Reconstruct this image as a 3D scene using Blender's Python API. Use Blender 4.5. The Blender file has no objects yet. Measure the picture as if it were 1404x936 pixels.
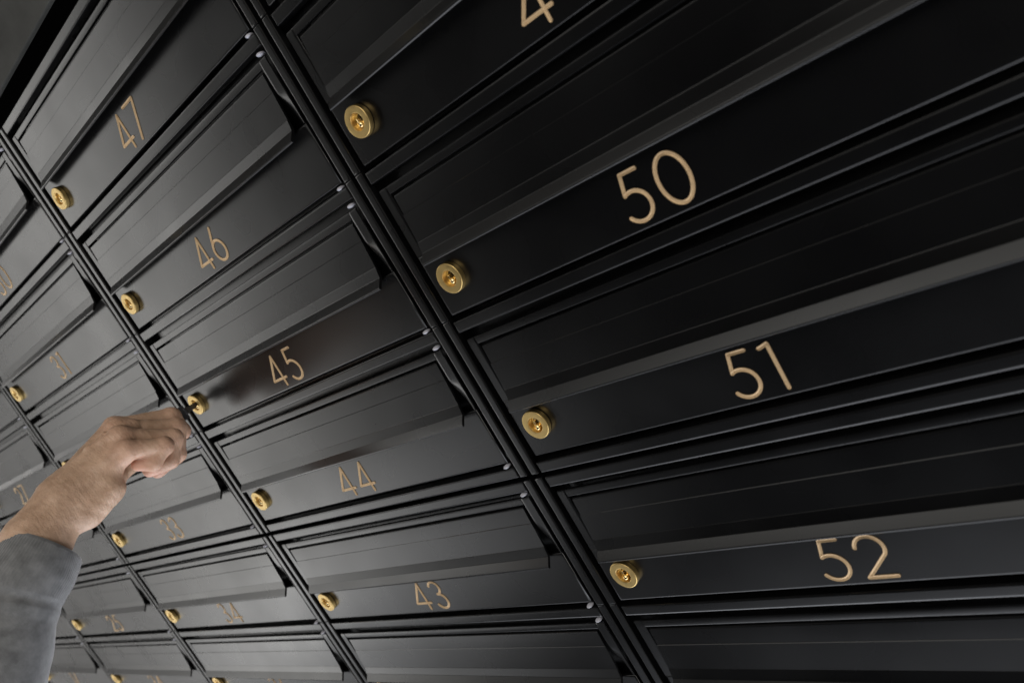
import bpy, bmesh, math, random
import numpy as np
from mathutils import Vector, Matrix
random.seed(7)
SC = bpy.context.scene
COL = SC.collection
MM = 0.001
Z0 = 1.75                      # height of the top row's door tops above the floor

# ------------------------------------------------------------------ camera
U = 0.115                      # one row pitch, metres
cam_d = bpy.data.cameras.new("camera"); cam = bpy.data.objects.new("camera", cam_d); COL.objects.link(cam)
Rr = ((0.67242503, 0.54927093, -0.49613106), (-0.25835547, -0.45396147, -0.85274348), (-0.69361158, 0.70158423, -0.1633479))
right, down, fwd = [Vector(r) for r in Rr]
M = Matrix((right, -down, -fwd)).transposed().to_4x4()
M.translation = Vector((3.72687514*U, -3.44153887*U, -2.30969947*U + Z0))
cam.matrix_world = M
cam_d.sensor_width = 36; cam_d.lens = 36*1175.83/1404
cam_d.clip_start = 0.02; cam_d.clip_end = 100
cam_d.dof.use_dof = True; cam_d.dof.focus_distance = 0.66; cam_d.dof.aperture_fstop = 9
SC.camera = cam

# ------------------------------------------------------------------ world, lamps, exposure
w = bpy.data.worlds.new("World"); SC.world = w; w.use_nodes = True
# the hall's soft light: bright floor and left side, dimmer ceiling and right side, dark in front of the bank
wt = w.node_tree; bg = wt.nodes["Background"]
tcw = wt.nodes.new("ShaderNodeTexCoord"); sx = wt.nodes.new("ShaderNodeSeparateXYZ"); wt.links.new(tcw.outputs["Generated"], sx.inputs[0])
def zone(out, lo, hi, amount, color, prev):
    r = wt.nodes.new("ShaderNodeMapRange"); r.interpolation_type = 'SMOOTHSTEP'
    wt.links.new(sx.outputs[out], r.inputs[0])
    for i, v in zip((1, 2, 3, 4), (lo, hi, 0, 1)): r.inputs[i].default_value = v
    m = wt.nodes.new("ShaderNodeMixRGB"); m.blend_type = 'ADD'; m.inputs[2].default_value = (*[q*amount for q in color], 1)
    wt.links.new(r.outputs[0], m.inputs[0]); wt.links.new(prev, m.inputs[1]); return m.outputs[0]
base = wt.nodes.new("ShaderNodeRGB"); base.outputs[0].default_value = (.002, .002, .0025, 1)
c = zone("Z", -.5, -.92, 4.0, (.95, .98, 1.05), base.outputs[0])
c = zone("Z", .40, .8, .15, (1.0, .95, .88), c)
yf = wt.nodes.new("ShaderNodeMapRange"); yf.interpolation_type = 'SMOOTHSTEP'; wt.links.new(sx.outputs["Y"], yf.inputs[0])
for i, v in zip((1, 2, 3, 4), (-.22, -.5, 0, 1)): yf.inputs[i].default_value = v
zf = wt.nodes.new("ShaderNodeMath"); zf.operation = 'MULTIPLY'; wt.links.new(sx.outputs["Z"], zf.inputs[0]); wt.links.new(yf.outputs[0], zf.inputs[1])
zr = wt.nodes.new("ShaderNodeMapRange"); zr.interpolation_type = 'SMOOTHSTEP'; wt.links.new(zf.outputs[0], zr.inputs[0])
for i, v in zip((1, 2, 3, 4), (.48, .7, 0, 1)): zr.inputs[i].default_value = v
zm = wt.nodes.new("ShaderNodeMixRGB"); zm.blend_type = 'ADD'; zm.inputs[2].default_value = (1.4, 1.37, 1.3, 1)
wt.links.new(zr.outputs[0], zm.inputs[0]); wt.links.new(c, zm.inputs[1]); zm.use_clamp = False
c = zm.outputs[0]
c = zone("X", -.76, -.97, .15, (1.0, .98, .95), c)
c = zone("X", .35, .85, .45, (1.0, .94, .86), c)
wn_ = wt.nodes.new("ShaderNodeTexNoise"); wn_.inputs["Scale"].default_value = 3.2; wn_.inputs["Detail"].default_value = 3
wt.links.new(tcw.outputs["Generated"], wn_.inputs["Vector"])
wr_ = wt.nodes.new("ShaderNodeMapRange"); wt.links.new(wn_.outputs[0], wr_.inputs[0])
for i, v in zip((1, 2, 3, 4), (.3, .7, .6, 1.4)): wr_.inputs[i].default_value = v
wt.links.new(c, bg.inputs[0]); wt.links.new(wr_.outputs[0], bg.inputs[1])
def area(name, loc, target, sx, sy, power, color):
    l = bpy.data.lights.new(name, 'AREA'); l.shape = 'RECTANGLE'; l.size = sx; l.size_y = sy
    l.energy = power; l.color = color
    o = bpy.data.objects.new(name, l); COL.objects.link(o); o.location = loc
    o.rotation_euler = (Vector(target)-Vector(loc)).to_track_quat('-Z', 'Y').to_euler()
    return o
area("window_lamp", (-3.8, -1.66, 1.9), (-0.3, 0, 1.5), 0.8, 4.0, 31, (1.0, 0.985, 0.95))
area("low_lamp", (-3.4, -1.9, 0.1), (-0.4, 0, 1.3), 1.7, 0.9, 6, (0.97, 0.98, 1.0))
area("edge_helper_lamp", (-5.0, -0.26, 1.5), (-0.5, -0.05, 1.4), 0.35, 3.4, 8, (1.0, 0.97, 0.94))  # added strip, no known source: puts highlights on left-facing edges
area("hand_helper_lamp", (0.95, -2.05, 2.8), (-0.36, -0.15, 1.4), 1.2, 1.2, 29, (1.0, 0.95, 0.87))  # added light for the hand and sleeve, no known source
SC.view_settings.view_transform = 'Standard'; SC.view_settings.look = 'None'
SC.view_settings.exposure = 0; SC.view_settings.gamma = 1

# ------------------------------------------------------------------ materials
def mat(name, base, rough=.5, metal=0, spec=.5):
    m = bpy.data.materials.new(name); m.use_nodes = True
    b = m.node_tree.nodes["Principled BSDF"]
    b.inputs["Base Color"].default_value = (*base, 1); b.inputs["Roughness"].default_value = rough
    b.inputs["Metallic"].default_value = metal; b.inputs["Specular IOR Level"].default_value = spec
    return m, m.node_tree, b
def noise(nt, scale, detail=4, rough=.5, vec=None):
    n = nt.nodes.new("ShaderNodeTexNoise"); n.inputs["Scale"].default_value = scale
    n.inputs["Detail"].default_value = detail; n.inputs["Roughness"].default_value = rough
    if vec is None:
        g = nt.nodes.new("ShaderNodeNewGeometry"); vec = g.outputs["Position"]
    nt.links.new(vec, n.inputs["Vector"]); return n
def bump(nt, b, src, strength, dist):
    bp = nt.nodes.new("ShaderNodeBump"); bp.inputs["Strength"].default_value = strength; bp.inputs["Distance"].default_value = dist
    nt.links.new(src, bp.inputs["Height"]); nt.links.new(bp.outputs[0], b.inputs["Normal"]); return bp
def rng(nt, src, a0, a1, b0, b1):
    r = nt.nodes.new("ShaderNodeMapRange"); nt.links.new(src, r.inputs[0])
    for i, v in zip((1, 2, 3, 4), (a0, a1, b0, b1)): r.inputs[i].default_value = v
    return r

BLACK, nt, b = mat("satin_black_paint", (.0013, .0013, .0015), .3)
n1 = noise(nt, 14, 2, .5); r1 = rng(nt, n1.outputs[0], .3, .7, .255, .305); nt.links.new(r1.outputs[0], b.inputs["Roughness"])
n2 = noise(nt, 2600, 2, .5); n3 = noise(nt, 35, 2, .5)
mx = nt.nodes.new("ShaderNodeMath"); mx.operation = 'MULTIPLY_ADD'; mx.inputs[1].default_value = 6.0
nt.links.new(n3.outputs[0], mx.inputs[0])
bump(nt, b, mx.outputs[0], .05, .00003)
DARK, nt, b = mat("recess_painted_shade", (.006, .006, .006), .6)  # near-black base stands in for shade in the gaps round the bank
GOLD, nt, b = mat("gold_engraving_paint", (.52, .365, .205), .5, .45)
n1 = noise(nt, 900, 3); r1 = rng(nt, n1.outputs[0], .3, .7, .85, 1.1)
hs = nt.nodes.new("ShaderNodeHueSaturation"); hs.inputs["Color"].default_value = (.52, .365, .205, 1)
nt.links.new(r1.outputs[0], hs.inputs["Value"]); nt.links.new(hs.outputs[0], b.inputs["Base Color"])
BRASS, nt, b = mat("polished_brass", (.60, .43, .17), .24, 1)
n1 = noise(nt, 500, 4); r1 = rng(nt, n1.outputs[0], .3, .7, .34, .48); nt.links.new(r1.outputs[0], b.inputs["Roughness"])
n2 = noise(nt, 1800, 2); bump(nt, b, n2.outputs[0], .15, .00005)
PLUGM, nt, b = mat("polished_plug_brass", (.78, .60, .30), .16, 1)
BRASSK, nt, b = mat("keyway_shade_brass", (.10, .07, .03), .4, 1)  # darkened brass stands in for the shade inside the key slot
RUBBER, nt, b = mat("white_rubber", (.33, .33, .37), .45)
KEYM, nt, b = mat("dark_key_plastic", (.02, .02, .022), .4)
STEEL, nt, b = mat("key_steel", (.12, .12, .125), .35, 1)
PLASTER, nt, b = mat("dark_grey_plaster", (.02, .02, .019), .8, 0, 0)
n1 = noise(nt, 9, 6, .65); r1 = rng(nt, n1.outputs[0], .3, .7, .75, 1.25)
hs = nt.nodes.new("ShaderNodeHueSaturation"); hs.inputs["Color"].default_value = (.052, .052, .049, 1)
nt.links.new(r1.outputs[0], hs.inputs["Value"]); nt.links.new(hs.outputs[0], b.inputs["Base Color"])
n2 = noise(nt, 120, 5); bump(nt, b, n2.outputs[0], .3, .001)

SKIN, nt, b = mat("skin", (.42, .27, .19), .48, 0, .4)
b.inputs["Subsurface Weight"].default_value = .12
b.inputs["Subsurface Radius"].default_value = (.9, .35, .18); b.inputs["Subsurface Scale"].default_value = .004
at = nt.nodes.new("ShaderNodeAttribute"); at.attribute_name = "flush"
n1 = noise(nt, 60, 5, .6)
c1 = nt.nodes.new("ShaderNodeMixRGB"); c1.inputs[1].default_value = (.35, .225, .15, 1); c1.inputs[2].default_value = (.50, .335, .235, 1)
r1 = rng(nt, n1.outputs[0], .35, .65, 0, 1); nt.links.new(r1.outputs[0], c1.inputs[0])
c2 = nt.nodes.new("ShaderNodeMixRGB"); c2.inputs[2].default_value = (.52, .26, .19, 1)
nt.links.new(at.outputs["Fac"], c2.inputs[0]); nt.links.new(c1.outputs[0], c2.inputs[1]); nt.links.new(c2.outputs[0], b.inputs["Base Color"])
n2 = noise(nt, 420, 4, .6)
mp = nt.nodes.new("ShaderNodeMapping"); g = nt.nodes.new("ShaderNodeNewGeometry"); nt.links.new(g.outputs["Position"], mp.inputs[0])
mp.inputs["Rotation"].default_value = (math.radians(30), 0, 0); mp.inputs["Scale"].default_value = (40, 260, 60)
n3 = noise(nt, 1, 3, .55, mp.outputs[0])
mx = nt.nodes.new("ShaderNodeMath"); mx.operation = 'MULTIPLY_ADD'; mx.inputs[1].default_value = 1.3
nt.links.new(n3.outputs[0], mx.inputs[0]); nt.links.new(n2.outputs[0], mx.inputs[2])
bump(nt, b, mx.outputs[0], .45, .0012)

CLOTH, nt, b = mat("grey_sweatshirt_fabric", (.2, .2, .205), .95, 0, .15)
b.inputs["Sheen Weight"].default_value = .5; b.inputs["Sheen Roughness"].default_value = .4
tc = nt.nodes.new("ShaderNodeUVMap")
wv = nt.nodes.new("ShaderNodeTexWave"); wv.inputs["Scale"].default_value = 26; wv.inputs["Distortion"].default_value = .4; wv.inputs["Detail"].default_value = 2
nt.links.new(tc.outputs[0], wv.inputs[0])
n2 = noise(nt, 700, 4, .7); n3 = noise(nt, 90, 4, .6)
cr = nt.nodes.new("ShaderNodeMixRGB"); cr.inputs[1].default_value = (.105, .107, .11, 1); cr.inputs[2].default_value = (.19, .193, .198, 1)
r1 = rng(nt, n3.outputs[0], .3, .7, 0, 1); nt.links.new(r1.outputs[0], cr.inputs[0]); nt.links.new(cr.outputs[0], b.inputs["Base Color"])
mx = nt.nodes.new("ShaderNodeMath"); mx.operation = 'MULTIPLY_ADD'; mx.inputs[1].default_value = .7
nt.links.new(wv.outputs["Fac"], mx.inputs[0]); nt.links.new(n2.outputs[0], mx.inputs[2])
bump(nt, b, mx.outputs[0], .35, .0005)

# ------------------------------------------------------------------ helpers
def obj(name, me, m, parent=None):
    o = bpy.data.objects.new(name, me); COL.objects.link(o)
    if m is not None and not me.materials: me.materials.append(m)
    if parent: o.parent = parent
    if m is not None and m.name.startswith(("satin", "polished")):
        wn = o.modifiers.new("weighted_normals", 'WEIGHTED_NORMAL'); wn.keep_sharp = True; wn.weight = 100
    return o
def mesh_from(bm, name, smooth_deg=None):
    me = bpy.data.meshes.new(name); bmesh.ops.recalc_face_normals(bm, faces=bm.faces); bm.to_mesh(me); bm.free()
    if smooth_deg is not None:
        me.polygons.foreach_set("use_smooth", [True]*len(me.polygons))
        me.set_sharp_from_angle(angle=math.radians(smooth_deg))
    return me
def box(bm, x0, x1, y0, y1, z0, z1, bev=0, seg=2):
    """a box in millimetres, its edges rounded"""
    g = bmesh.ops.create_cube(bm, size=1)
    vs = g['verts']
    for v in vs:
        v.co = Vector(((x0+x1)/2+(x1-x0)*v.co.x, (y0+y1)/2+(y1-y0)*v.co.y, (z0+z1)/2+(z1-z0)*v.co.z))*MM
    if bev and bev >= 1.2:
        fr = [v for v in vs if v.co.y < (y0+y1)/2*MM]
        es = list({e for v in fr for e in v.link_edges if all(q in fr for q in e.verts)})
        ad = abs(min(x1-x0, z1-z0))
        bmesh.ops.bevel(bm, geom=es, offset_type='OFFSET', offset=bev*MM, segments=4, profile=.62, affect='EDGES')
    elif bev:
        es = list({e for v in vs for e in v.link_edges})
        bmesh.ops.bevel(bm, geom=es, offset=bev*MM, segments=seg, profile=.5, affect='EDGES')
def prism(bm, prof, x0, x1, bev=0, nx=1):
    """closed profile [(z, out)] in mm swept along x"""
    rows = []
    for i in range(nx+1):
        x = x0+(x1-x0)*i/nx
        rows.append([bm.verts.new((x*MM, -o*MM, z*MM)) for z, o in prof])
    n = len(prof)
    for a, c in zip(rows, rows[1:]):
        for i in range(n):
            bm.faces.new((a[i], a[(i+1) % n], c[(i+1) % n], c[i]))
    f0 = bm.faces.new(rows[0]); f1 = bm.faces.new(list(reversed(rows[-1])))
def lathe(bm, prof, cx, cz, n=48):
    """profile [(radius, out)] in mm about an axis normal to the door"""
    rings = []
    for r, o in prof:
        if r <= 1e-6: rings.append([bm.verts.new((cx*MM, -o*MM, cz*MM))])
        else: rings.append([bm.verts.new(((cx+r*math.cos(2*math.pi*i/n))*MM, -o*MM, (cz+r*math.sin(2*math.pi*i/n))*MM)) for i in range(n)])
    for a, c in zip(rings, rings[1:]):
        for i in range(n):
            j = (i+1) % n
            if len(a) == 1: bm.faces.new((a[0], c[i], c[j]))
            elif len(c) == 1: bm.faces.new((a[i], c[0], a[j]))
            else: bm.faces.new((a[i], c[i], c[j], a[j]))

# ------------------------------------------------------------------ wall above the bank
PW, PH, MG = 401.4, 115.0, 11.2      # column pitch, row pitch, extra gap between the upper and the lower stack
bm = bmesh.new()
box(bm, -6000, 3500, 0, 5, 33.5, 1500, 1.2, 2)
wall = obj("wall", mesh_from(bm, "wall", 40), PLASTER); wall.location.z = Z0; wall["kind"] = "structure"
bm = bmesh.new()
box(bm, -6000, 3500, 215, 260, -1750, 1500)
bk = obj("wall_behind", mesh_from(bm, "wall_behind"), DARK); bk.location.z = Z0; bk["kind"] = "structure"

# ------------------------------------------------------------------ mailbox parts (origin: the door's upper left corner)
DW, DH = 372.8, 96.4
def frame_mesh(kind):
    """kind: top (first of a stack), mid, last (bottom of a stack)"""
    bm = bmesh.new()
    zt = {'top': 15.3, 'mid': 16.6, 'last': 16.6}[kind]
    if kind == 'top': rt, rb = 13.4, 4.8
    else: rt, rb = 14.5, 6.0
    if kind == 'top': zt = 13.6
    zb = -98.2 if kind != 'last' else -109.3
    O = 1.3
    # side panels folded forward: the stiles
    box(bm, -11.8, -4.9, -O, 3, zb, zt, 1.4, 3)
    box(bm, 377.6, 384.8, -O, 3, zb, zt, 1.4, 3)
    box(bm, -11.6, -10.2, 2, 180, zb+.3, zt-.3)
    box(bm, 383.2, 384.6, 2, 180, zb+.3, zt-.3)
    # rail over the door
    box(bm, -1.8, 376.6, -O, 6, rb, rt, 1.6, 3)
    if kind == 'last': box(bm, -1.8, 376.6, -O, 6, -109.1, -100.5, 1.6, 3)
    # recessed back of the cell
    box(bm, -10.1, 383.1, 9, 11, zb+.3, zt-.3)
    box(bm, -10.1, 383.1, 8.8, 170, zt-1.6, zt-.4)
    return mesh_from(bm, "frame_"+kind, 35)
FR = {k: frame_mesh(k) for k in ('top', 'mid', 'last')}

def door_mesh():
    bm = bmesh.new()
    # lower panel carrying lock and number
    box(bm, 0, DW, 0, 2.8, -DH, -50.5, 1.7, 3)
    # frame round the flap: top strip, then side strips that dish inward beside the mail slot
    ix0, ix1, iz = 8.2, 363.4, -5.7
    def strip(xo, xi, dish):
        zs = [0, -.4, -1.5, -5.7, -12, -19, -23, -25.5, -28, -32, -36, -40, -44, -47, -50.3]
        rows = []
        for z in zs:
            t = max(0, min(1, (-z-22)/26)); t = t*t*(3-2*t)
            dep = 6.5*t*dish
            e = (1.3 if z == 0 else .38 if z == -.4 else 0)
            pts = []
            for q in (0, .035, .11, .25, .5, .75, .9, 1):
                x = xo+(xi-xo)*q
                d = dep*(q**1.6)
                if q == 0: d += .95
                elif q == .03: d += .28
                if q == 1: d += .5
                pts.append((x, max(d, 0)+e, z))
            pts.append((xi, dep+2.6, z))
            rows.append([bm.verts.new((x*MM, y*MM, zz*MM)) for x, y, zz in pts])
        for a, c in zip(rows, rows[1:]):
            for i in range(len(a)-1): bm.faces.new((a[i], a[i+1], c[i+1], c[i]))
        return rows
    L = strip(0, ix0, 0); R_ = strip(DW, ix1, 1)
    # top strip spans between the side strips
    prof = [(0, -2.2), (0, -1.3), (-.4, -.38), (-1.5, 0), (-5.0, 0), (-5.5, -.2), (-5.7, -.7), (-5.7, -2.6)]
    a = [bm.verts.new(((ix0-.05)*MM, -o*MM, z*MM)) for z, o in prof]
    c = [bm.verts.new(((ix1+.05)*MM, -o*MM, z*MM)) for z, o in prof]
    for i in range(len(prof)-1): bm.faces.new((a[i], a[i+1], c[i+1], c[i]))
    bmesh.ops.remove_doubles(bm, verts=bm.verts, dist=1e-6)
    # slot hood behind the flap (dark chute)
    return mesh_from(bm, "door", 40)
DOOR = door_mesh()

def flap_mesh():
    bm = bmesh.new()
    prof = [(-7.4, -2.6), (-7.5, -1.0), (-8.0, -.2), (-8.9, .15), (-21.2, .75), (-21.6, 1.15), (-41.7, 2.3), (-42.2, 2.7),
            (-49.2, 3.8), (-49.8, 4.2), (-55.0, 8.6), (-55.8, 9.0), (-56.5, 8.9), (-57.1, 8.3), (-57.1, 7.5), (-56.4, 6.9), (-50.8, 2.2), (-49.5, 1.4), (-21.5, -.8), (-9.0, -2.4)]
    x0, x1 = 9.9, 361.6
    prism(bm, prof, x0, x1, nx=1)
    # side edges step in a little above the crease
    for v in bm.verts:
        z = v.co.z/MM
        if z > -21.4:
            if v.co.x/MM < 100: v.co.x += 0.5*MM
            else: v.co.x -= 0.5*MM
    return mesh_from(bm, "flap", 30)
FLAP = flap_mesh()

LX, LZ = 20.4, -72.0
def lock_mesh():
    bm = bmesh.new()
    lathe(bm, [(9.9, 0), (10.5, .25), (10.7, .9), (10.7, 3.8), (10.6, 4.2), (10.35, 4.4), (10.0, 4.45), (6.3, 4.5), (5.9, 4.3), (5.5, 3.2), (5.3, 1.2), (5.3, .2)], LX, LZ)
    return mesh_from(bm, "lock", 40)
LOCK = lock_mesh()
def plug_mesh():
    bm = bmesh.new()
    lathe(bm, [(5.25, .15), (5.2, .5), (4.9, .8), (0, .9)], LX, LZ, 32)
    # raised lip round the key slot
    box(bm, LX-2.0, LX-.75, -2.6, -.6, LZ-3.6, LZ+2.4, .5, 3)
    g = bmesh.ops.create_uvsphere(bm, u_segments=20, v_segments=12, radius=2.2*MM)
    for v in g['verts']: v.co += Vector((LX+.3, -2.3, LZ-2.7))*MM
    return mesh_from(bm, "plug", 40)
PLUG = plug_mesh()
def keyway_mesh():
    bm = bmesh.new()
    box(bm, LX-.6, LX+.6, -1.1, -.3, LZ-3.3, LZ+2.9, .1)
    return mesh_from(bm, "keyway")
KEYWAY = keyway_mesh()
def bumper_mesh():
    bm = bmesh.new()
    bmesh.ops.create_uvsphere(bm, u_segments=16, v_segments=10, radius=1)
    for v in bm.verts: v.co = Vector((v.co.x*2.7, v.co.y*3.6, v.co.z*1.5))*MM
    return mesh_from(bm, "bumper", 60)
BUMP = bumper_mesh()

# ------------------------------------------------------------------ numerals: grooves swept along strokes
def arc(cx, cy, rx, ry, a0, a1, n=22):
    return [(cx+rx*math.cos(math.radians(a0+(a1-a0)*i/n)), cy+ry*math.sin(math.radians(a0+(a1-a0)*i/n))) for i in range(n+1)]
HC = 27.8                      # height of a numeral's centre line, mm
G = {                          # widths and strokes in mm
 '0': (18.8, [arc(9.4, 13.9, 9.4, 13.9, 90, 450, 56)]),
 '1': (5.4, [[(0, 26.3), (1.6, 26.6), (5.4, 27.8)], [(5.4, 27.8), (5.4, 0)]]),
 '2': (16.6, [arc(8.3, 19.5, 8.3, 8.3, 172, -32, 30)+[(0, 0)], [(0, 0), (16.6, 0)]]),
 '3': (15.6, [arc(7.5, 21.4, 6.6, 6.4, 158, -90, 26), arc(7.5, 7.5, 8.1, 7.5, 90, -152, 30)]),
 '4': (20.6, [[(15.6, 27.8), (0, 6.4)], [(0, 6.4), (20.6, 6.4)], [(15.6, 27.8), (15.6, 0)]]),
 '5': (17.2, [[(17.2, 27.8), (6.9, 27.8)], [(6.9, 27.8), (4.0, 16.2)], arc(8.3, 8.7, 8.9, 8.7, 119, -146, 34)]),
 '6': (17.0, [[(10.9, 27.8), (1.35, 12.7)], arc(8.5, 8.5, 8.5, 8.5, 150, 510, 44)]),
 '7': (18.6, [[(0, 27.8), (18.6, 27.8)], [(18.6, 27.8), (1.6, 0)]]),
 '8': (16.0, [arc(8, 21.5, 6.4, 6.3, 90, 450, 40), arc(8, 7.6, 8, 7.6, 90, 450, 44)]),
 '9': (17.0, [[(6.9, 1.3), (15.65, 15.1)], arc(8.5, 19.3, 8.5, 8.5, -30, 330, 44)]),
}
SW = 2.35
def sweep(bm, pts, hh):
    """a shallow rounded groove with raised lips, rounded ends"""
    w2 = SW/2
    sec = [(-w2, 0), (-w2*.97, hh), (-w2*.78, hh*1.0), (-w2*.4, hh*.36), (0, hh*.1), (w2*.4, hh*.36), (w2*.78, hh*1.0), (w2*.97, hh), (w2, 0)]
    P = [Vector(p) for p in pts]
    closed = (P[0]-P[-1]).length < 1e-4
    if closed: P = P[:-1]
    n = len(P); rows = []
    def tan(i):
        if closed: return (P[(i+1) % n]-P[(i-1) % n]).normalized()
        if i == 0: return (P[1]-P[0]).normalized()
        if i == n-1: return (P[-1]-P[-2]).normalized()
        return (P[i+1]-P[i-1]).normalized()
    seq = [(P[i], tan(i), 1.0) for i in range(n)]
    if not closed:
        caps = [(math.sin(math.radians(a)), math.cos(math.radians(a))) for a in (85, 65, 45, 22)]
        seq = [(P[0]-tan(0)*w2*s, tan(0), c) for s, c in caps] + seq + [(P[-1]+tan(n-1)*w2*s, tan(n-1), c) for s, c in reversed(caps)]
    for p, t, sc in seq:
        nn = Vector((-t.y, t.x))
        rows.append([bm.verts.new(((p.x+nn.x*a*sc)*MM, -o*MM, (p.y+nn.y*a*sc)*MM)) for a, o in sec])
    if closed: rows.append(rows[0])
    for a, c in zip(rows, rows[1:]):
        for i in range(len(a)-1): bm.faces.new((a[i], a[i+1], c[i+1], c[i]))
def number_mesh(txt):
    bm = bmesh.new(); gap = 8.8
    wid = sum(G[c][0] for c in txt)+gap*(len(txt)-1)
    x = 186.2-wid/2; k = 0
    for c in txt:
        wd, strokes = G[c]
        for s in strokes:
            sweep(bm, [(x+px, -91.4+py) for px, py in s], .48+.012*k); k += 1
        x += wd+gap
    return mesh_from(bm, "number_"+txt, 50)

# ------------------------------------------------------------------ the bank: one thing per mailbox
def number_of(c, r):           # boxes are numbered in a snake, nine to a column
    start = {1: 65, 0: 48, -1: 47, -2: 30, -3: 29, -4: 12, -5: 11}[c]
    return start+r if c % 2 == 0 else start-r
def label_of(n, r, c):
    extra = {50: "large black mailbox with gold 50 on its shaded door, above mailbox 51",
             51: "black mailbox with gold 51 on its door, between mailboxes 50 and 52",
             52: "black mailbox with gold 52 on its door, lowest number readable in the near column",
             53: "black mailbox directly below mailbox 52, only its flap showing",
             49: "black mailbox above mailbox 50, its gold number cut off at the top edge",
             48: "black mailbox corner at the top edge, right of mailbox 47's flap",
             47: "black mailbox with gold 47, at the top of its column under the grey wall",
             46: "black mailbox with gold 46, between mailboxes 47 and 45",
             45: "black mailbox with gold 45, the hand turning a key in its lock",
             44: "black mailbox with gold 44, between mailboxes 45 and 43",
             43: "black mailbox with gold 43, left of mailbox 52",
             42: "black mailbox directly below mailbox 43, mostly its flap showing",
             30: "black mailbox with gold 30 at the left edge, above mailbox 31",
             31: "black mailbox with blurred gold 31, left of mailbox 46",
             32: "black mailbox directly behind the hand, between mailboxes 31 and 33",
             33: "black mailbox with blurred gold 33, just under the fist",
             34: "black mailbox with blurred gold 34, directly below mailbox 33",
             35: "black mailbox with gold 35 at the bottom edge, below mailbox 34",
             27: "black mailbox with blurred gold 27, left of the forearm",
             26: "black mailbox hidden behind the wrist and cuff, left of mailbox 33",
             25: "black mailbox with blurred gold 25, left of mailbox 34",
             24: "black mailbox with blurred gold 24 at the bottom edge, below mailbox 25"}
    return extra.get(n, "black mailbox with gold number %d on its door" % n)
numdata = {}
for c in range(1, -6, -1):
    for r in range(0, 7):
        n = number_of(c, r)
        t = bpy.data.objects.new("mailbox", None); COL.objects.link(t); t.empty_display_size = .03
        t.location = (c*PW*MM, 0, Z0-(r*PH+(MG if r >= 4 else 0))*MM)
        t["label"] = label_of(n, r, c); t["category"] = "mailbox"; t["group"] = "black numbered mailboxes in the wall bank"
        fk = 'top' if r in (0, 4) else 'last' if r == 3 else 'mid'
        obj("frame", FR[fk], BLACK, t)
        rr = random.Random(n)
        d = obj("door", DOOR, BLACK, t)
        d.location = (rr.uniform(-.25, .25)*MM, rr.uniform(-.2, .3)*MM, rr.uniform(-.25, .25)*MM)
        d.rotation_euler = (math.radians(rr.uniform(-.3, .3)), 0, math.radians(rr.uniform(-.08, .08)))
        f = obj("flap", FLAP, BLACK, t); f.rotation_euler = (math.radians(rr.uniform(-.5, .2)), 0, 0); f.location = d.location
        nb = obj("number", number_mesh(str(n)), GOLD, d)
        k = obj("lock", LOCK, BRASS, t)
        an = math.radians(0 if n == 45 else rr.uniform(-9, 9)); cc = Vector((LX, 0, LZ))*MM; Rt = Matrix.Rotation(an, 4, 'Y')
        for nm, me_, mt in (("plug", PLUG, PLUGM), ("keyway", KEYWAY, BRASSK)):
            q = obj(nm, me_, mt, k); q.rotation_euler = (0, an, 0); q.location = cc-(Rt @ cc)
        for z in (2.6, -98.9):
            bp = obj("bumper", BUMP, RUBBER, t); bp.location = (369.3*MM, 1.0*MM, z*MM)
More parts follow.
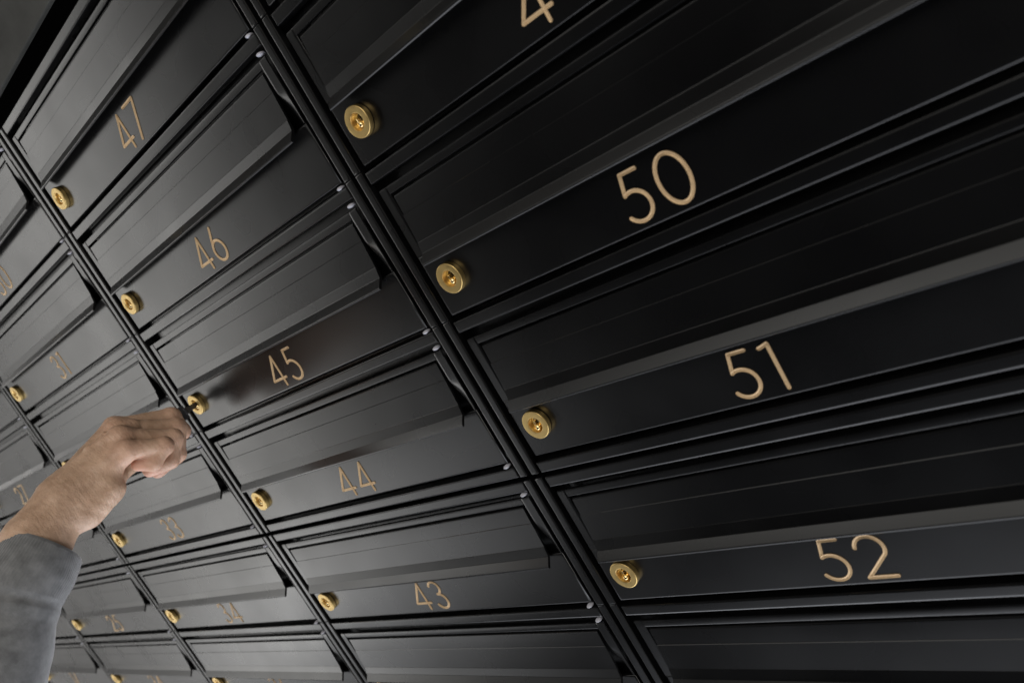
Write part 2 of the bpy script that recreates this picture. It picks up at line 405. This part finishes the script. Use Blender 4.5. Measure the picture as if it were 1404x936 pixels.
#HAND
# ------------------------------------------------------------------ the person's hand and forearm: one continuous surface
W0 = Vector((0, 0, Z0))
def smin(a, b, k):
    h = np.clip(.5+.5*(b-a)/k, 0, 1)
    return b*(1-h)+a*h-k*h*(1-h)
def cone(P, a, b, ra, rb, flat=None):
    a = np.array(a, float); b = np.array(b, float); ab = b-a
    t = np.clip(((P-a)@ab)/(ab@ab), 0, 1)
    d = P-a-t[..., None]*ab
    if flat is not None:                       # squash along a unit direction
        n, f = np.array(flat[0], float), flat[1]; n /= np.linalg.norm(n)
        dn = d@n
        d = d+np.outer(dn*(f-1), n).reshape(d.shape)
    return np.linalg.norm(d, axis=-1)-(ra+(rb-ra)*t)
def surface_nets(F, org, h):
    S = F < 0
    nx, ny, nz = F.shape
    c = [(i, j, k) for i in (0, 1) for j in (0, 1) for k in (0, 1)]
    sl = lambda o, m: slice(o, m-1+o)
    cor = [F[sl(i, nx), sl(j, ny), sl(k, nz)] for i, j, k in c]
    sg = [x < 0 for x in cor]
    act = np.zeros(cor[0].shape, bool); al = np.ones(cor[0].shape, bool)
    for x in sg: act |= x; al &= x
    act &= ~al
    acc = np.zeros(cor[0].shape+(3,)); cnt = np.zeros(cor[0].shape)
    for a in range(8):
        for b_ in range(a+1, 8):
            if sum(abs(p-q) for p, q in zip(c[a], c[b_])) != 1: continue
            m = (sg[a] != sg[b_]) & act
            fa, fb = cor[a][m], cor[b_][m]; t = fa/(fa-fb)
            pa = np.array(c[a], float); pb = np.array(c[b_], float)
            acc[m] += pa+t[:, None]*(pb-pa); cnt[m] += 1
    idx = -np.ones(act.shape, int); ids = np.argwhere(act); idx[act] = np.arange(len(ids))
    V = (ids+acc[act]/cnt[act][:, None])*h+org
    Q = []
    for ax in range(3):
        o = [0, 0, 0]; o[ax] = 1
        A = S[:-1 if ax == 0 else None, :-1 if ax == 1 else None, :-1 if ax == 2 else None]
        B = S[1 if ax == 0 else 0:, 1 if ax == 1 else 0:, 1 if ax == 2 else 0:]
        for sgn in (1, -1):
            m = (A & ~B) if sgn == 1 else (~A & B)
            e = np.argwhere(m); u, v = [q for q in range(3) if q != ax]
            e = e[(e[:, u] > 0) & (e[:, v] > 0)]
            du = np.zeros(3, int); du[u] = 1; dv = np.zeros(3, int); dv[v] = 1
            q = [idx[tuple(x.T)] for x in (e-du-dv, e-dv, e, e-du)]
            q = np.stack(q, 1)
            if (sgn == 1) == (ax == 1): q = q[:, ::-1]
            Q.append(q)
    Q = np.concatenate(Q); Q = Q[(Q >= 0).all(1)]
    return V, Q
# joints in mm from the top left door corner of the near column (x right, y into the wall, z up)
J = dict(
 wrist=(-356, -160, -311), fore=(-355, -196, -328), fore2=(-356, -243, -363),
 iM=(-373, -84, -282), iP=(-368, -37, -299), iD=(-374, -33, -316), iT=(-380, -48, -318),
 mM=(-356, -91, -284), mP=(-352, -46, -309), mD=(-354, -58, -330), mT=(-358, -79, -333),
 rM=(-339, -98, -291), rP=(-336, -61, -315), rD=(-338, -73, -330), rT=(-342, -91, -327),
 lM=(-325, -106, -301), lP=(-322, -77, -315), lD=(-326, -92, -323), lT=(-331, -101, -317),
 hyp=(-337, -130, -321), hyp2=(-345, -152, -328),
 tC=(-381, -128, -318), tM=(-391, -78, -314), tI=(-391, -46, -309), tT=(-386, -28, -303))
J = {k: np.array(v, float) for k, v in J.items()}
def body_mesh():
    h = 1.15
    lo = np.array([-408., -262., -392.]); hi = np.array([-300., -14., -262.])
    n = ((hi-lo)/h).astype(int)+1
    ax = [lo[i]+h*np.arange(n[i]) for i in range(3)]
    P = np.stack(np.meshgrid(*ax, indexing='ij'), -1)
    up = (0, -.35, .94)                                     # out of the back of the hand
    D = cone(P, J['wrist'], J['mM']+(0, 8, -7), 21, 13, (up, 1.25))
    for m, r0, r1 in (('i', 13, 10.2), ('m', 13, 10.4), ('r', 12.5, 10), ('l', 12, 9.2)):
        D = smin(D, cone(P, J['wrist']*.75+J[m+'M']*.25, J[m+'M']+(0, 1, -1.5), r0, r1), 9)
    D = smin(D, cone(P, J['hyp'], J['hyp2'], 13.5, 14), 10)     # heel of the hand
    D = smin(D, cone(P, J['tC']+(8, -12, 4), J['tC']+(2, 18, 0), 14, 13), 10)
    D = smin(D, cone(P, J['wrist'], J['fore'], 22.5, 25, ((1, 0, 0), .92)), 12)
    D = smin(D, cone(P, J['fore'], J['fore2'], 25, 29), 10)
    # tendons and knuckles under the skin
    for m in 'imr':
        D = smin(D, cone(P, J['wrist']+(J[m+'M'][0]-J['mM'][0])*np.array([.25, 0, 0])+(0, -5, 15), J[m+'M']+(0, -1, 7.5), 3, 2.6), 7)
        D = smin(D, np.linalg.norm(P-(J[m+'M']+(0, 1.5, 3)), axis=-1)-7.6, 6)
    R = dict(i=(9.6, 8.8, 8.0, 6.9), m=(9.8, 9.0, 8.2, 7.0), r=(9.4, 8.6, 7.8, 6.7), l=(8.4, 7.7, 7.0, 6.0))
    F = None
    for m in 'imrl':
        r = R[m]
        f = cone(P, J[m+'M'], J[m+'P'], r[0], r[1])
        f = smin(f, cone(P, J[m+'P'], J[m+'D'], r[1], r[2]), 2.0)
        f = smin(f, cone(P, J[m+'D'], J[m+'T'], r[2], r[3]), 2.0)
        f = smin(f, np.linalg.norm(P-J[m+'P'], axis=-1)-r[1]-.5, 2.5)      # knuckle
        for q, dr in ((m+'P', J[m+'D']-J[m+'M']), (m+'M', J[m+'P']-J['wrist'])):
            dr = dr/np.linalg.norm(dr); al = (P-J[q])@dr; near = np.exp(-(np.linalg.norm(P-J[q], axis=-1)/13)**2)
            f = f+near*(.34*np.exp(-(al/.9)**2)+.26*np.exp(-((al-3.1)/.8)**2)+.22*np.exp(-((al+3.0)/.8)**2))
        F = f if F is None else smin(F, f, .6)
    T = cone(P, J['tC'], J['tM'], 13, 10.5)
    T = smin(T, cone(P, J['tM'], J['tI'], 10.5, 9.2), 3)
    T = smin(T, cone(P, J['tI'], J['tT'], 9.2, 7.6), 3)
    D = smin(D, T, 6)
    # fingers melt into the palm at their roots, and only touch it at their curled tips
    root = smin(D, F, 4.5); tip = smin(D, F, 1.0)
    yk = np.clip((P[..., 1]+96)/-18, 0, 1)*0+np.clip(((P-J['rM'])@np.array([0, .45, -.9])-6)/8, 0, 1)
    D = root*(1-yk)+tip*yk
    # wrist and palm creases
    along = (P-J['wrist'])@np.array([0, .78, .62])
    D += .35*np.exp(-((along+6)/1.2)**2)*(P[..., 2] < -318)+.25*np.exp(-((along-3)/1.1)**2)*(P[..., 2] < -318)
    # veins on the back of the hand, loose skin at the wrist
    for a_, b_ in (((-352, -152, -296), (-346, -124, -284)), ((-346, -124, -284), (-348, -104, -279)), ((-346, -124, -284), (-337, -108, -284)), ((-366, -160, -300), (-366, -118, -284))):
        D = smin(D, cone(P, a_, b_, 1.6, 1.3)+.2, 3.5)
    D += .22*np.sin(P[..., 0]*.33+np.sin(P[..., 1]*.21)*1.5)*np.sin(P[..., 1]*.29+P[..., 2]*.25)
    for o_ in (-14, -9.5, 8):
        D += .3*np.exp(-((along+o_+1.2*np.sin(P[..., 0]*.2))/.8)**2)*np.clip((-316-P[..., 2])/6, 0, 1)
    D = np.maximum(D, -(P[..., 1]+258))
    V, Q = surface_nets(D, lo, h)
    me = bpy.data.meshes.new("body")
    me.from_pydata((V*MM).tolist(), [], Q.tolist()); me.update()
    # reddened skin at knuckles and fingertips
    fl = np.zeros(len(V))
    for k, s_, a_ in [(m+'T', 10, .8) for m in 'imrl']+[(m+'D', 9, .45) for m in 'imrl']+[(m+'P', 9, .4) for m in 'imrl']+[(m+'M', 12, .35) for m in 'imrl']+[('tT', 12, .7)]:
        fl = np.maximum(fl, a_*np.exp(-(np.linalg.norm(V-J[k], axis=1)/s_)**2*.7))
    at = me.attributes.new("flush", 'FLOAT', 'POINT'); at.data.foreach_set('value', fl)
    me.polygons.foreach_set("use_smooth", [True]*len(me.polygons))
    return me
pers = bpy.data.objects.new("person", None); COL.objects.link(pers); pers.location = (-0.356, -0.243, Z0-0.363); pers.empty_display_size = .05
pers["label"] = "right hand and forearm in a grey sweatshirt sleeve turning a key in lock 45"; pers["category"] = "person"
body = obj("body", body_mesh(), SKIN, pers); body.location = W0-pers.location
sm = body.modifiers.new("smooth", 'SMOOTH'); sm.factor = .5; sm.iterations = 2

def sleeve_mesh():
    # centre line from the cuff up the forearm, radii, all in mm
    C = [(-355, -192, -334), (-355, -199, -338), (-355, -208, -343), (-355.5, -222, -349), (-356, -240, -364), (-356.5, -262, -384), (-357, -290, -409), (-358, -325, -440), (-359, -365, -476), (-360, -405, -512)]
    rad = [34, 36, 37.5, 38, 36.5, 40, 44, 47, 49, 51]
    C = [Vector(c) for c in C]
    # resample
    pts = []
    for i in range(len(C)-1):
        for q in range(14):
            t = q/14; pts.append((C[i].lerp(C[i+1], t), rad[i]*(1-t)+rad[i+1]*t, i+t))
    pts.append((C[-1], rad[-1], len(C)-1))
    bm = bmesh.new(); uv = bm.loops.layers.uv.new("UVMap"); n = 540
    rr = random.Random(3)
    wr = [(rr.uniform(0, 6.28), rr.uniform(1.5, 9), rr.uniform(.15, .5)) for _ in range(7)]
    rows = []; info = []
    def ring(c, r, s, ax, inner=0):
        X = Vector((1, 0, 0)); Y = ax.cross(X).normalized(); X = Y.cross(ax).normalized()
        vs = []
        for j in range(n):
            a = 2*math.pi*j/n
            fold = 0
            if s > 3.6:
                for ph, pos, wd in wr:
                    fold += 2.0*math.exp(-((s-pos-.5*math.sin(a+ph))/wd)**2)*(.5+.5*math.sin(a*1+ph*2))
            elif s > 3.2: fold -= 2.2*math.sin((s-3.2)/.4*math.pi)*(.7+.3*math.sin(2*a+1))
            rib = .1*math.sin(a*90) if 0 < s < 3.3 else 0
            rad_ = r+fold+rib+.9*math.sin(2*a+s*.8)-inner
            vs.append(bm.verts.new((c+(X*math.cos(a)*rad_+Y*math.sin(a)*rad_*.93))*MM))
        return vs
    axs = []
    for i in range(len(pts)):
        a = pts[max(i-1, 0)][0]; b_ = pts[min(i+1, len(pts)-1)][0]; axs.append((b_-a).normalized())
    # smooth the axis directions
    for _ in range(10): axs = [(axs[max(i-1, 0)]+axs[i]+axs[min(i+1, len(axs)-1)]).normalized() for i in range(len(axs))]
    # inside of the cuff, rolled rim, outside
    for i in (16, 8, 2): rows.append(ring(pts[i][0], pts[i][1], pts[i][2], axs[i], 3.2)); info.append(-i)
    rows.append(ring(pts[0][0]-axs[0]*.6, pts[0][1], 0, axs[0], 2.6)); info.append(-.5)
    rows.append(ring(pts[0][0]-axs[0]*1.5, pts[0][1], 0, axs[0], 1.3)); info.append(0)
    for i in range(len(pts)): rows.append(ring(pts[i][0], pts[i][1], pts[i][2], axs[i], .6 if i == 0 else 0)); info.append(i)
    for k in range(len(rows)-1):
        for j in range(n):
            f = bm.faces.new((rows[k][j], rows[k][(j+1) % n], rows[k+1][(j+1) % n], rows[k+1][j]))
            for lp, (u, v) in zip(f.loops, ((j/n, info[k]/40), ((j+1)/n, info[k]/40), ((j+1)/n, info[k+1]/40), (j/n, info[k+1]/40))): lp[uv].uv = (u*3, v)
    bm.faces.new(rows[-1])
    return mesh_from(bm, "sleeve", 60)
sl = obj("sleeve", sleeve_mesh(), CLOTH, pers); sl.location = W0-pers.location

# ------------------------------------------------------------------ the key in lock 45
kx, kz = -401.4+LX, -230+LZ
key = bpy.data.objects.new("key", None); COL.objects.link(key); key.location = (kx*MM, -4.5*MM, Z0+kz*MM); key.empty_display_size = .02
key["label"] = "dark key between the fingertips, pushed into the brass lock of mailbox 45"; key["category"] = "key"
bm = bmesh.new(); box(bm, -1.1, 1.1, -14, 2.2, -2.6, 2.6, .3); obj("blade", mesh_from(bm, "blade"), STEEL, key)
bm = bmesh.new(); box(bm, -2.0, 2.0, -36, -11.5, -7.5, 6.5, 1.6, 4)
box(bm, -2.4, 2.4, -13.5, -9.5, -3.6, 3.4, 1.0, 3); obj("bow", mesh_from(bm, "bow", 50), KEYM, key)
